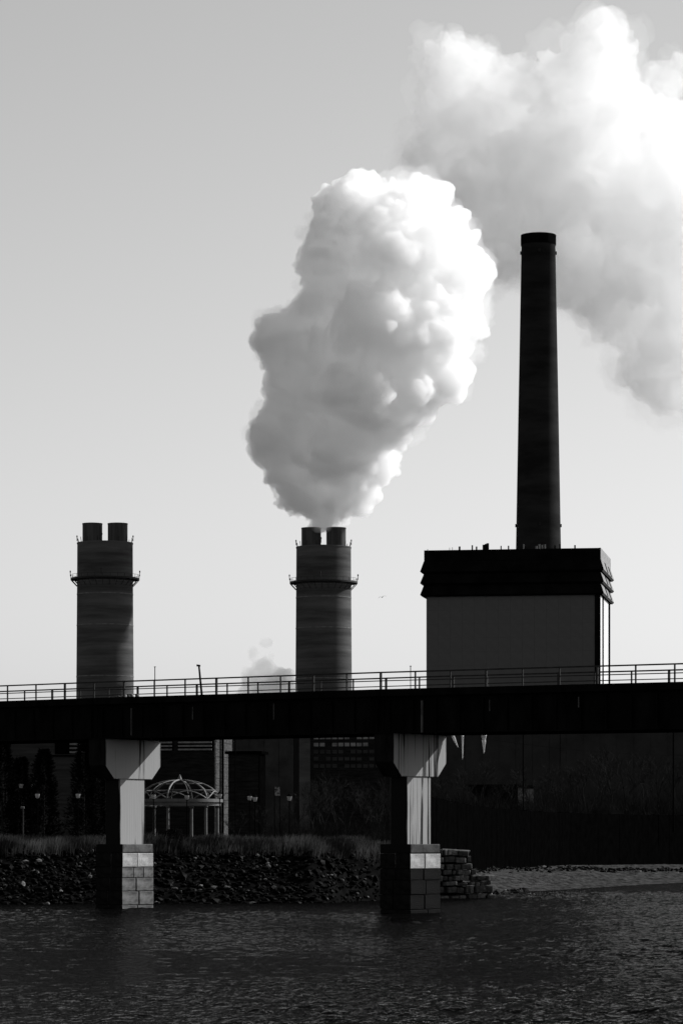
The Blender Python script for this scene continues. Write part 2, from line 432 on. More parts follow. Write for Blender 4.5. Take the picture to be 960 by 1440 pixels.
bh_box(-.22, .28, -.2, BD + .2, BT - 3, BT + .15).build('side_fascia', mat('pale_fascia', .2, .8, .6, .2, spec=.1), BH)  # paler than the front fascia, sunlight put into its colour
bh_box(-.2, BW + .3, -.3, .0, BT - 3, BT + .1).build('front_fascia', M_dark, BH)
bh_box(.3, BW + .3, .02, BD + .2, BT, BT + .12).build('roof', M_dark, BH)
for px, h, w_ in ((646, 1.1, .5), (664, 1.4, .35), (670, 1.0, .4), (680.5, 1.5, .8), (683.5, 1.7, .8), (685.5, 1.9, .7), (704.5, 1.1, .3), (715, 1.1, .35), (736, 1.5, .3), (754, .9, .5), (758, 1.4, .4), (762, 1.2, .4), (766, 1.3, .4), (780, 1.0, .4), (787, 1.4, .4), (808, 1.0, .4), (601, .5, .15), (636, .9, .12), (632, .8, .12)):
    x = (843.5 - px) / 245 * BW
    light = 732 < px < 770
    b = bh_box(x - w_ / 2, x + w_ / 2, 1.2, 1.2 + w_, BT + .12, BT + .12 + h)
    b.build('roof_vent', M_hood if light else M_dark, BH)
tag(BH, 'large square block with black louvred hoods over a grey wall', 'industrial building')


# ------------------------------------------------------------------ bridge: local x along the track (right, nearer), local y across it (away)
BR_A = math.atan2(-.624, .7815)
BRO = (4.42, 205.0, 0.0)
SPAN = 24.7
GRADE = [(-98.8, 14.50), (-74.1, 14.48), (-49.4, 14.44), (-24.7, 14.35), (0, 14.20), (24.7, 13.94), (49.4, 13.62)]
def deck_z(t): return lerp_tab(GRADE, t)
GD = 2.78                                     # girder depth below the deck top
bridge = empty('railway_bridge', BRO, BR_A)
tag(bridge, 'black plate girder railway bridge with thin railings crossing the river', 'bridge')
def stiff_mesh(w_, h, dpt):
    return MB().box(-w_ / 2, w_ / 2, -dpt, 0, 0, h).mesh('stiffener')
ME_st = stiff_mesh(.10, GD - .75, .16); ME_st.materials.append(M_girder)
ME_post = MB().box(-.04, .04, -.04, .04, 0, 1.06).mesh('post'); ME_post.materials.append(M_rail)
ME_tie = MB().box(-.13, .13, -3.28, 3.28, 0, .22).mesh('sleeper'); ME_tie.materials.append(M_girder)
for k in range(-3, 2):
    x0, x1 = k * SPAN, (k + 1) * SPAN
    z0, z1 = deck_z(x0), deck_z(x1); dz = z1 - z0
    a, b_ = x0 + .03, x1 - .03
    for sgn in (-1, 1):
        yo = sgn * 2.72
        gm = MB()
        gm.box(a, b_, yo - .03, yo + .03, z0 - GD + .06, z0 - .5, dz)
        gm.box(a, b_, yo - .24, yo + .24, z0 - GD, z0 - GD + .06, dz)
        gm.box(a, b_, yo - .24, yo + .24, z0 - .5, z0 - .44, dz)
        gd = gm.build('girder', M_girder, bridge)
        for i in range(14):
            t = x0 + .5 + i * (SPAN - 1) / 13
            st = link('stiffener', ME_st, gd)
            st.location = (t, yo - .032 if sgn < 0 else yo + .19, deck_z(t) - GD + .1)
        # edge beam, railing
        eb = MB(); ye = sgn * 3.12
        eb.box(a, b_, ye - .11, ye + .11, z0 - .44, z0 + .0, dz); eb.build('edge_beam', M_girder, bridge)
        rl = MB(); yr = sgn * 3.1
        rl.box(a, x1 + .03, yr - .045, yr + .045, z0 + 1.02, z0 + 1.11, dz)
        ra = rl.build('railing', M_rail, bridge)
        mr = MB(); mr.box(a, x1 + .03, yr - .03, yr + .03, z0 + .50, z0 + .56, dz); mr.build('mid_rail', M_rail, ra)
        for i in range(9):
            t = x0 + i * SPAN / 9 + (1.1 if sgn > 0 else 0.0)
            po = link('post', ME_post, ra); po.location = (t, yr, deck_z(t))
            if (i + k) % 3 == 0: po.scale = (1.5, 1.5, 1)
    dk = MB(); dk.box(a, b_, -3.0, 3.0, z0 - .44, z0 - .30, dz); dk.build('deck', M_girder, bridge)
    for i in range(5):                       # cross frames under the deck
        t = x0 + 1.5 + i * (SPAN - 3) / 4; zz = deck_z(t)
        cf = MB()
        cf.tube((t, -2.65, zz - .6), (t, 2.65, zz - GD + .2), .09, n=6); cf.tube((t, 2.65, zz - .6), (t, -2.65, zz - GD + .2), .09, n=6)
        cf.box(t - .08, t + .08, -2.66, 2.66, zz - .75, zz - .5); cf.box(t - .08, t + .08, -2.66, 2.66, zz - GD + .12, zz - GD + .3)
        cf.build('cross_frame', M_girder, bridge)
# downpipes on the near girder
for px, y0, y1, r in ((185, 996, 1034, .06), (593, 985, 1030, .075), (271, 994, 1012, .035), (385, 989, 1012, .04), (688, 984, 1000, .04), (813, 980, 995, .04)):
    # where the ray through px meets the outside of the near girder
    k = (px - 480) / F; yv = -3.02
    ox, oy = BRO[0] + yv * .624, BRO[1] + yv * .7815
    t = (k * oy - ox) / (.7815 + k * .624); dd = oy - .624 * t
    za, zb = HC + (HOR - y0) / F * dd, HC + (HOR - y1) / F * dd
    p = MB(); p.tube((t, yv, zb), (t, yv, za), r, n=8)
    p.build('downpipe', M_pipe, bridge)

# ------------------------------------------------------------------ piers
def chamfer_block(name, m, ch=.06):
    bm = bmesh.new(); bmesh.ops.create_cube(bm, size=1.0)
    bmesh.ops.bevel(bm, geom=bm.edges[:], offset=ch / 2, segments=1, affect='EDGES')
    me = bpy.data.meshes.new(name); bm.to_mesh(me); bm.free(); me.materials.append(m); return me
M_black_end = mat('black_end_granite', .006, .8, 2.5, .5, bump=.4, spec=.02)
def end_block(m, sgn):
    me = chamfer_block('brick', m); me.materials.append(M_black_end)
    for p in me.polygons:
        if p.normal.y * sgn > .5: p.material_index = 1  # outer end face of the block in near-black
    return me
BLK = {(k, sg): end_block(m, sg) for k, m in (('pale', M_pale_stone), ('mid', M_mid_stone), ('wet', M_wet_stone)) for sg in (-1, 1)}
BLK.update({'pale': chamfer_block('brick', M_pale_stone), 'mid': chamfer_block('brick', M_mid_stone), 'wet': chamfer_block('brick', M_wet_stone)})
def pier(t, mc, wet, label):
    zt_ = deck_z(t) - GD
    c = Vector((BRO[0] + .7815 * t, BRO[1] - .624 * t, 0))
    root = empty('bridge_pier', c, BR_A)
    W, T = 2.85, .75
    cap = MB(); zs, zb = zt_ - 1.80, zt_ - 2.72
    poly = [(-W, zt_), (-W, zs), (-1.95, zb), (1.95, zb), (W, zs), (W, zt_)]
    n = len(poly)
    ps = [(-T, y, z) for y, z in poly] + [(T, y, z) for y, z in poly]
    cap.add(ps, [tuple(range(n)), tuple(range(n, 2 * n))[::-1]] + [((i + 1) % n, i, n + i, n + (i + 1) % n) for i in range(n)])
    cp = cap.build('cap', concrete(mc, 2.80), root, bevel=.04)
    cp.data.materials.append(mat('near_black_concrete', .006, .9, 1.2, .6, stretch=(1, 1, .3), spec=.02))
    for p in cp.data.polygons:
        if abs(p.normal.y) > .3: p.material_index = 1  # end and sloping faces of the cap in near-black
    for yy in (-2.5, 2.5):                   # bearing plates under the girders
        MB().box(-.55, .55, yy - .28, yy + .28, zt_ - .02, zt_ + .08).build('bearing', M_girder, cp)
    col = MB()
    hw, ht, ch = 1.36, .68, .14
    oct_ = [(-ht + ch, -hw), (ht - ch, -hw), (ht, -hw + ch), (ht, hw - ch), (ht - ch, hw), (-ht + ch, hw), (-ht, hw - ch), (-ht, -hw + ch)]
    ps = [(x, y, 4.38) for x, y in oct_] + [(x, y, zb + .02) for x, y in oct_]
    col.add(ps, [tuple(range(8))[::-1], tuple(range(8, 16))] + [(i, (i + 1) % 8, 8 + (i + 1) % 8, 8 + i) for i in range(8)])
    col.build('column', concrete(mc, 1.26), root)
    MB().box(-1.22, 1.22, -1.64, 1.56, 3.82, 4.40).build('plinth', mat('stained_plinth' if not wet else 'grey_plinth', .075 if not wet else .045, .9, 2, .4, bump=.3, spec=.03, ends=1.56), root, bevel=.05)
    fo = MB().box(-1.12, 1.12, -1.52, 1.52, -1.5, 3.80).build('footing', M_mortar, root)
    zc = 3.80; hs = [.98, .72, .92, .95, .95]
    for ci, h in enumerate(hs):
        z1 = zc; z0_ = zc - h; zc = z0_
        kind = 'pale' if ci == 0 else ('wet' if wet else 'mid')
        jy = random.uniform(-.25, .25) if ci else -.1; jx = random.uniform(-.2, .2)
        ys_ = [-1.66, jy, 1.60]; xs_ = [-1.25, jx, 1.25]
        if ci == 1 and not wet: ys_ = [-1.66, -.45, .55, 1.60]
        for i in range(2):
            for j in range(len(ys_) - 1):
                bk = link('brick', BLK[kind] if 0 < j < len(ys_) - 2 else BLK[(kind, -1 if j == 0 else 1)], fo)
                o_ = random.uniform(-.025, .02)
                xa, xb, ya, yb = xs_[i], xs_[i + 1], ys_[j], ys_[j + 1]
                if i == 1: xb += o_
                else: xa -= o_
                bk.location = ((xa + xb) / 2, (ya + yb) / 2, (z0_ + z1) / 2)
                bk.scale = (xb - xa - .035, yb - ya - .035, h - .035)
    tag(root, label, 'bridge pier', 'bridge piers')
    return root
pier(-2 * SPAN, 1, False, 'hammerhead bridge pier beyond the left edge of the picture')
pier(-SPAN, 1, False, 'pale concrete bridge pier on stone block base, left, beside the rocky bank')
pier(0, 2, True, 'streaked concrete bridge pier on dark wet base beside the ruined stone wall')
pier(SPAN, 2, True, 'hammerhead bridge pier beyond the right edge of the picture')

#@@STEAM
# ------------------------------------------------------------------ steam
def steam_material(name, density, aniso=0.0, white=1.0):
    m = bpy.data.materials.new(name); m.use_nodes = True
    n = m.node_tree; n.nodes.clear()
    out = n.nodes.new('ShaderNodeOutputMaterial'); pv = n.nodes.new('ShaderNodeVolumePrincipled')
    pv.inputs['Color'].default_value = grey(white); pv.inputs['Density'].default_value = density
    pv.inputs['Anisotropy'].default_value = aniso
    n.links.new(pv.outputs[0], out.inputs['Volume'])
    m.cycles.homogeneous_volume = True
    return m
def steam_cloud(name, lobes, d, voxel, mtl, seed, child=(15, 6), amp=(2.2, 1.7), freq=(.075, .17), warp=5.0, shreds=1.6, shred_r=(.03, .09), shred_d=(.98, 1.10)):
    """puffs (px, py, radius px, depth offset px) grown into a billowing closed surface d metres away"""
    rnd = random.Random(seed); s_ = d / F
    sph = []
    for (px, py, r, dz) in lobes:
        c = at(px, py, d); c.y += dz * s_
        sph.append((c, r * s_))
        for i in range(int(child[0] * shreds)):          # torn-off shreds just outside the lobe
            v = Vector((rnd.gauss(0, 1), rnd.gauss(0, 1), rnd.gauss(0, 1))).normalized()
            r1 = r * s_ * rnd.uniform(*shred_r); sph.append((c + v * (r * s_ * rnd.uniform(*shred_d)), r1))
        for i in range(child[0]):
            v = Vector((rnd.gauss(0, 1), rnd.gauss(0, 1), rnd.gauss(0, 1))).normalized()
            r1 = r * s_ * rnd.uniform(.22, .42); c1 = c + v * (r * s_ - r1 * rnd.uniform(.35, .75))
            sph.append((c1, r1))
            for j in range(child[1]):
                v2 = (v + Vector((rnd.gauss(0, .7), rnd.gauss(0, .7), rnd.gauss(0, .7)))).normalized()
                r2 = r1 * rnd.uniform(.3, .5); sph.append((c1 + v2 * (r1 - r2 * rnd.uniform(.1, .5)), r2))
    bm = bmesh.new(); bmesh.ops.create_icosphere(bm, subdivisions=2, radius=1.0)
    base = np.array([v.co[:] for v in bm.verts]); fc = np.array([[v.index for v in f.verts] for f in bm.faces]); bm.free()
    org = sum((c for c, r in sph), Vector()) / len(sph)
    V_ = np.concatenate([base * r + np.array((c - org)[:]) for c, r in sph])
    F_ = np.concatenate([fc + i * len(base) for i in range(len(sph))])
    me = bpy.data.meshes.new(name); me.from_pydata(V_.tolist(), [], F_.tolist())
    o = link(name, me); o.location = org
    md = o.modifiers.new('remesh', 'REMESH'); md.mode = 'VOXEL'; md.voxel_size = voxel
    dg = bpy.context.evaluated_depsgraph_get()
    me2 = bpy.data.meshes.new_from_object(o.evaluated_get(dg)); o.modifiers.clear()
    o.data = me2; bpy.data.meshes.remove(me); me2.name = name
    me2.calc_loop_triangles()
    N = len(me2.vertices)
    co = np.empty(N * 3); me2.vertices.foreach_get('co', co); co = co.reshape(-1, 3)
    nr_ = np.empty(N * 3); me2.vertices.foreach_get('normal', nr_); nr_ = nr_.reshape(-1, 3)
    q = co.copy()
    for k in range(3): q[:, k] += warp * perlin(co * .055 + 17.3 * k, seed + k)
    disp = amp[0] * (.55 - 1.5 * np.abs(perlin(q * freq[0], seed + 5)))
    a_, f_ = amp[1], freq[1]
    for k in range(5):
        disp += a_ * (.45 - 1.5 * np.abs(perlin(q * f_, seed + 9 + k))); a_ *= .66; f_ *= 2.05
    co += nr_ * disp[:, None]
    me2.vertices.foreach_set('co', co.ravel()); me2.update()
    md = o.modifiers.new('remesh', 'REMESH'); md.mode = 'VOXEL'; md.voxel_size = voxel * .9
    dg = bpy.context.evaluated_depsgraph_get(); dg.update()
    me3 = bpy.data.meshes.new_from_object(o.evaluated_get(dg)); o.modifiers.clear()
    o.data = me3; bpy.data.meshes.remove(me2); me2 = me3; me2.name = name
    for p in me2.polygons: p.use_smooth = True
    me2.materials.clear(); me2.materials.append(mtl)
    return o
plume = [(452, 712, 30, 0), (425, 690, 40, 0), (485, 690, 45, 0), (415, 650, 46, 10), (405, 610, 52, 0), (480, 630, 62, -20), (520, 640, 45, 10), (450, 570, 72, 20), (535, 585, 52, -10),
         (395, 478, 40, 10), (450, 515, 76, 0), (545, 525, 80, 0), (500, 560, 60, -50), (612, 520, 45, 10), (490, 440, 76, 10), (585, 445, 84, 10), (530, 470, 70, -50), (620, 400, 62, 20), (480, 370, 60, 0), (560, 375, 82, -10),
         (648, 378, 44, 20), (640, 450, 40, 30), (615, 335, 52, 30), (500, 312, 55, 0), (555, 305, 58, 10), (595, 288, 40, 20), (510, 280, 32, 0), (470, 340, 40, -10)]
sp = steam_cloud('steam_plume', [(a, b, r * .97 - 2, c) for a, b, r, c in plume], 1014, 0.36, steam_material('dense_steam', 0.29, 0.1), 3)
tag(sp, 'thick white steam plume billowing straight up from the middle twin flue chimney', 'steam')
bank = [(650, 105, 54, 0), (700, 150, 68, 0), (640, 175, 52, 0), (612, 222, 42, 0), (680, 250, 80, 0), (760, 215, 80, 0), (812, 95, 50, 0), (842, 68, 46, 0), (858, 120, 45, 0), (850, 175, 78, 20), (930, 215, 72, 0), (760, 305, 82, 0),
        (850, 300, 90, 20), (940, 320, 90, 0), (870, 400, 70, 0), (950, 430, 80, 10), (925, 500, 52, 0), (962, 530, 55, 0), (805, 385, 48, 0), (705, 335, 58, 0), (1000, 300, 80, 0), (990, 440, 55, 0), (926, 108, 17, 0), (940, 118, 13, 0), (958, 82, 13, 0)]
sb = steam_cloud('steam_cloud', [(a, b + 3, r * .93 - 3, c) for a, b, r, c in bank], 1300, 0.65, steam_material('thin_steam', 0.052, 0.1), 11, amp=(6.0, 4.6), freq=(.035, .085), warp=12.0)
tag(sb, 'broad drifting bank of white steam behind the tall dark chimney, upper right', 'steam')


def veil(o, name, lobes, d, voxel, mtl, seed, **kw):
    """thin torn vapour round a cloud: a part of it"""
    v = steam_cloud(name, lobes, d, voxel, mtl, seed, **kw); p = v.location - o.location; v.parent = o; v.location = p
veil(sp, 'vapour', [(a + 2, b - 2, r * .99 + 1, c) for a, b, r, c in plume if b < 640], 1014, 0.55, steam_material('plume_vapour', .035), 57, child=(10, 4), amp=(2.4, 2.2), freq=(.07, .15), warp=7.0, shreds=2.5, shred_r=(.04, .12), shred_d=(1.0, 1.12))
veil(sb, 'vapour', [(a - 4, b + 6, r * .97 + 3, c) for a, b, r, c in bank], 1300, 0.9, steam_material('cloud_vapour', .010), 77, child=(10, 4), amp=(8.0, 6.5), freq=(.03, .07), warp=16.0, shreds=2.5, shred_r=(.05, .16), shred_d=(1.0, 1.2))
puff = steam_cloud('steam_wisp', [(360, 962, 20, 0), (386, 960, 23, 0), (371, 942, 17, 0), (350, 975, 14, 0), (402, 972, 14, 0), (356, 920, 7, 0), (374, 905, 6, 0), (382, 922, 6, 0)], 900, 0.5, steam_material('faint_steam', 0.17, 0.0, .80), 21, amp=(1.2, .9), freq=(.12, .3), warp=2.0)
tag(puff, 'small faint puff of steam just above the railing, left of the steaming chimney', 'steam')

# ------------------------------------------------------------------ buildings behind the river bank
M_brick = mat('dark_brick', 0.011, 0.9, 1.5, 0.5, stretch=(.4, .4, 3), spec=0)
M_siding = mat('grey_siding', 0.03, 0.9, .8, .3, stretch=(.2, .2, 2.5), spec=.02)
M_slat = mat('pale_louvre_slat', 0.15, 0.8, 1.0, .4, spec=.03)
M_black = mat('black_void', 0.0012, 0.9, 1, .3, spec=0)
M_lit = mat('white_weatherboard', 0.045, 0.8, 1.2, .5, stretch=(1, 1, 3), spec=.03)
def block(name, px0, px1, d, ztop, depth, rot, m, label, cat, zbase=3.5, side=None):
    """box building whose front runs from px0 to px1 at d metres (right front corner), turned by rot so that its right side shows"""
    c = Vector(((px1 - 480) / F * d, d, 0)); k = math.tan(rot)
    # front direction to the left
    l = Vector((-math.cos(rot), math.sin(rot), 0)); u0 = (px0 - 480) / F
    wdt = (c.x - u0 * c.y) / (math.cos(rot) + u0 * math.sin(rot))
    root = empty(name, (c.x, c.y, zbase)); bk = Vector((math.sin(rot), math.cos(rot), 0))
    def P(x, y, z): return l * x + bk * y + Vector((0, 0, z))
    def bx(nm, x0, x1, y0, y1, z0, z1, mm, parent=None):
        p = [P(x, y, z) for z in (z0, z1) for (x, y) in ((x0, y0), (x1, y0), (x1, y1), (x0, y1))]
        return MB().add(p, [(0, 3, 2, 1), (4, 5, 6, 7), (0, 1, 5, 4), (1, 2, 6, 5), (2, 3, 7, 6), (3, 0, 4, 7)]).build(nm, mm, parent or root)
    H = ztop - zbase
    wl = bx('wall', 0.02, wdt, 0, depth, 0, H, m)
    bx('side_wall', -.1, .0, .05, depth - .05, 0, H - .1, side or m)
    bx('roof', -.4, wdt + .4, -.4, depth + .4, H, H + .35, M_black)
    tag(root, label, cat)
    return root, P, bx, wdt, H, wl
def z_at(py, d): return HC + (HOR - py) / F * d
# left warehouse
d = 480
root, P, bx, wdt, H, wl = block('warehouse', -60, 212, d, z_at(1012, d), 40, R(8), M_siding, 'grey sided warehouse seen under the bridge left of the pale pier', 'building')
for k in range(26):
    bx('board', .3, wdt - .3, -.10, -.02, H * k / 26 + .05, H * (k + 1) / 26 - .04, M_siding, wl)
def px_to_x(px, d_, px1, rot):
    u = (px - 480) / F; cx = (px1 - 480) / F * d_
    return (cx - u * d_) / (math.cos(rot) + u * math.sin(rot))
xa, xb = px_to_x(98, d, 212, R(8)), px_to_x(78, d, 212, R(8))
zz0, zz1 = z_at(1060, d) - 3.5, z_at(1044, d) - 3.5
w_ = bx('window', xa, xb, -.2, -.1, zz0, zz1, M_black)
xa, xb = px_to_x(122, d, 212, R(8)), px_to_x(98, d, 212, R(8))
fr = bx('louvre_frame', xa, xb, -.16, -.12, zz0, zz1, M_black)
for k in range(3):
    z = zz0 + .15 + k * .6
    bx('slat', xa + .1, xb - .1, -.35, -.18, z, z + .28, M_slat, fr)
bx('ledge', 0, px_to_x(50, d, 212, R(8)), -.3, -.1, zz0 - .35, zz0 - .15, M_black)
# pump house with louvre banks and a bright side wall
d = 430
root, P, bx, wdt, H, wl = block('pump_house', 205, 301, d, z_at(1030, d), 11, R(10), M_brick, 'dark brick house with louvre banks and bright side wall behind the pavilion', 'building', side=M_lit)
ya, yb = z_at(1056, d) - 3.5, z_at(1036, d) - 3.5
for (p0, p1) in ((206, 244), (250, 300)):
    xa, xb = px_to_x(p1, d, 301, R(10)), px_to_x(p0, d, 301, R(10)); xa = max(xa, .15)
    fr = bx('louvre_frame', xa, xb, -.12, -.03, ya, yb, M_black)
    for k in range(4):
        z = ya + .1 + k * (yb - ya) / 4
        bx('slat', xa + .12, xb - .12, -.32, -.14, z, z + .22, M_slat, fr)
for k in range(12): bx('course', .1, wdt - .1, -.07, -.02, .1 + k * ya / 12, (k + 1) * ya / 12 - .05, M_brick, wl)
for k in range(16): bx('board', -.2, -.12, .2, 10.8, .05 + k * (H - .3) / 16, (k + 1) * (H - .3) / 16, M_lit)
for k in range(1): bx('drainpipe', -.42, -.24, 4 + 9 * k, 4.4 + 9 * k, 0, H - .3, M_black)
# block to the right of it
d = 415
root, P, bx, wdt, H, wl = block('brick_annexe', 321, 364, d, z_at(1060, d), 4, R(10), M_brick, 'low dark brick annexe right of the bright side wall', 'building', side=M_black)  # side wall black: shade put into its colour
for k in range(11): bx('course', .1, wdt - .1, -.07, -.02, .1 + k * (H - .3) / 11, (k + 1) * (H - .3) / 11 - .06, M_brick, wl)
# plain store building seen between annexe and trees
d = 620
root, P, bx, wdt, H, wl = block('store_building', 288, 413, d, z_at(1010, d), 20, R(2), mat('store_wall', .030, .9, .25, .35, spec=0), 'plain grey building behind the bare trees left of the middle', 'building', side=M_black)
for k in range(6): bx('panel', wdt * k / 6 + .05, wdt * (k + 1) / 6 - .05, -.1, -.02, .1, H - .4, MATS['store_wall'], wl)
# office block with rows of pale panels
d = 560
root, P, bx, wdt, H, wl = block('process_building', 436, 548, d, z_at(1024, d), 30, R(6), M_brick, 'dark process building with rows of pale panels behind the bare trees', 'building')
for j in range(5):
    for i in range(12):
        xa = .6 + i * (wdt - 1) / 12; z = H - 1.9 - j * 1.25
        if (i + j * 3) % 7 == 5: continue
        bx('panel', xa, xa + (wdt - 1) / 12 * .78, -.12, -.02, z, z + .62, M_slat if j < 2 else M_siding)
bx('gutter', -.1, wdt, -.3, -.05, H - .35, H - .15, M_slat)
# long hall on the right
d = 640
root, P, bx, wdt, H, wl = block('turbine_hall', 560, 1130, d, z_at(1000, d), 60, R(7), mat('hall_wall', .026, .9, .3, .2, spec=0), 'long plain dark grey hall filling the view under the bridge on the right', 'building', zbase=7.0)
for k in range(24):
    xk = wdt * k / 24
    bx('panel', xk + .03, xk + wdt / 24 - .03, -.12, -.02, .1, H - .1, MATS['hall_wall'], wl)
bx('eave', -.3, wdt, -.5, -.13, H - .5, H - .02, M_black)
# small shed below the trees
d = 520
root, P, bx, wdt, H, wl = block('shed', 662, 727, d, z_at(1106, d), 9, R(20), M_black, 'small black shed with a bright edge below the bare trees', 'shed', zbase=8.0, side=mat('shed_side', .014, .8, 2, .7, spec=0))
bx('door', wdt * .4, wdt * .4 + 1.2, -.06, .0, 0, 2.1, M_brick)

# ------------------------------------------------------------------ walls along the bank
def wall_run(name, pts, zlo, zhi, thick, m, label, cat, seg_w, gap=.006):
    """vertical wall of sheet piles following plan points"""
    root = empty(name, (pts[0][0], pts[0][1], 0)); org = Vector((pts[0][0], pts[0][1], 0)); n = 0
    for (a, b_) in zip(pts[:-1], pts[1:]):
        a = Vector((a[0], a[1], 0)); b_ = Vector((b_[0], b_[1], 0)); L_ = (b_ - a).length; k = max(1, round(L_ / seg_w)); dr = (b_ - a) / k
        nrm = Vector((dr.y, -dr.x, 0)).normalized()
        for i in range(k):
            o_ = nrm * random.uniform(0, .05); n += 1
            p0 = a + dr * i - org + o_; p1 = a + dr * (i + 1) - dr.normalized() * gap - org + o_
            q0, q1 = p0 - nrm * thick, p1 - nrm * thick
            zz = zhi + random.uniform(-.06, .06)
            MB().add([(*p0.xy, zlo), (*p1.xy, zlo), (*q1.xy, zlo), (*q0.xy, zlo), (*p0.xy, zz), (*p1.xy, zz), (*q1.xy, zz), (*q0.xy, zz)],
                     [(0, 3, 2, 1), (4, 5, 6, 7), (0, 1, 5, 4), (1, 2, 6, 5), (2, 3, 7, 6), (3, 0, 4, 7)]).build('pile', m, root)
    tag(root, label, cat); return root
def plan(a, d_): return ((a - 480) / F * d_, d_)
wall_run('quay_wall', [plan(a, lerp_tab(TOP, a) - 6.5 - (lerp_tab(TOP, a) - lerp_tab(SHORE, a)) * .03) for a in range(600, 1260, 20)], .2, 8.3, .6, M_black, 'tall black quay wall behind the mudflat on the right', 'retaining wall', 2.4)

# ------------------------------------------------------------------ ruined stone wall beside the second pier
ruin = empty('ruined_wall', (*plan(616, 259.5), 0)); e0 = Vector((*plan(616, 259.5), 0))
rx = Vector((math.cos(R(20)), math.sin(R(20)), 0)); rn = Vector((math.sin(R(20)), -math.cos(R(20)), 0))
RB = [chamfer_block('stone', mat('rubble_%d' % i, v * .55, .9, 2.2, .45, bump=.6, spec=.03), .16) for i, v in enumerate((.11, .17, .075))]
core = []
z = -.3; row = 0
while z < 3.75:
    h = random.uniform(.34, .72)
    length = 4.6 if z < .6 else (3.9 if z < 1.5 else (3.1 if z < 2.3 else (2.55 if z < 3.0 else 2.2)))
    x = -.2 + random.uniform(-.2, .1)
    while x < length:
        w_ = random.uniform(.28, 1.05)
        o = link('stone', random.choice(RB), ruin)
        c = rx * (x + w_ / 2) + rn * random.uniform(-.20, .16); hs_ = h * random.uniform(.78, 1.0)
        o.location = (c.x, c.y, z + hs_ / 2); o.scale = (w_ * random.uniform(.86, .98) - .03, 1.1, hs_ - .04)
        o.rotation_euler = (random.uniform(-.10, .10), random.uniform(-.09, .09), R(20) + random.uniform(-.28, .28))
        x += w_
    z += h; row += 1
kq = MB(); p = [rx * x + rn * y for x, y in ((-.3, -.4), (2.3, -.4), (2.3, -2.5), (-.3, -2.5))]
kq.add([(v.x, v.y, -.5) for v in p] + [(v.x, v.y, 3.6) for v in p], [(0, 3, 2, 1), (4, 5, 6, 7), (0, 1, 5, 4), (1, 2, 6, 5), (2, 3, 7, 6), (3, 0, 4, 7)])
kq.build('rubble_core', M_ground, ruin)
cs = MB(); p0 = rx * .2 + rn * .35; p1 = rx * 2.6 + rn * .35
cs.tube((p0.x, p0.y, 3.95), (p1.x, p1.y, 3.82), .10, n=6); cs.build('coping', mat('bleached_timber', .15, .9, 2, .4, spec=.03), ruin)
tag(ruin, 'ruined stepped wall of squared stones right of the dark based pier', 'wall')

# ------------------------------------------------------------------ rocks (uncountable), pebbles and driftwood
def rock_mass(name, spots, m, label, cat):
    bm = bmesh.new(); bmesh.ops.create_icosphere(bm, subdivisions=1, radius=1.0)
    base = np.array([v.co[:] for v in bm.verts]); fc = np.array([[v.index for v in f.verts] for f in bm.faces]); bm.free()
    VV, FF = [], []
    for i, (x, y, z, r) in enumerate(spots):
        q = base * (1 + .35 * np.random.randn(len(base), 1) * .6)
        q = q * np.array((r * random.uniform(.8, 1.5), r * random.uniform(.7, 1.2), r * random.uniform(.45, .85)))
        a = random.uniform(0, 6.28); q = q @ np.array([[math.cos(a), math.sin(a), 0], [-math.sin(a), math.cos(a), 0], [0, 0, 1]])
        VV.append(q + np.array((x, y, z))); FF.append(fc + i * len(base))
    me = bpy.data.meshes.new(name); me.from_pydata(np.concatenate(VV).tolist(), [], np.concatenate(FF).tolist()); me.materials.append(m)
    o = link(name, me); tag(o, label, cat, kind='stuff'); return o
M_rock = mat('wet_glint_rock', 0.0006, 0.6, 2.0, 0.6, spec=0.02, island=190.0)  # a few rocks far paler: wet glints painted as colour
sp_ = []
for i in range(9500):
    a = random.uniform(-420, 600); y0, y1 = lerp_tab(SHORE, a), lerp_tab(TOP, a)
    t = random.uniform(-.04, 1.02)
    if a > 395 and random.random() < (a - 395) / 260 + .2 * t: continue
    y = y0 + t * (y1 - y0); x = (a - 480) / F * y
    r = random.choice((.04, .05, .06, .08, .10, .13, .17, .24)) * random.uniform(.7, 1.3) if random.random() > .012 else random.uniform(.28, .45); sp_.append((x, y - .1, ground_z(x, y) + r * .25, r))
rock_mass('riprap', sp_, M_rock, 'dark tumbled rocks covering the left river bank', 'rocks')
sp_ = []
for i in range(900):
    a = random.uniform(622, 1250); y0, y1 = lerp_tab(SHORE, a), lerp_tab(TOP, a)
    t = min(1, max(.05, random.gauss(.86 - .34 * min(1, max(0, (a - 700) / 260)), .05))); y = y0 + t * (y1 - y0); x = (a - 480) / F * y
    r = random.choice((.1, .15, .2, .3)); sp_.append((x, y, ground_z(x, y) + r * .2, r))
for i in range(220):
    a = random.uniform(640, 742); y = lerp_tab(SHORE, a) + random.uniform(-1, 3); x = (a - 480) / F * y
    if a > 690 and random.random() < .5: continue
    r = random.choice((.15, .22, .35)); sp_.append((x, y, ground_z(x, y) + r * .2, r))
rock_mass('mudflat_stones', sp_, M_rock, 'stones strewn in lines over the mudflat on the right', 'rocks')

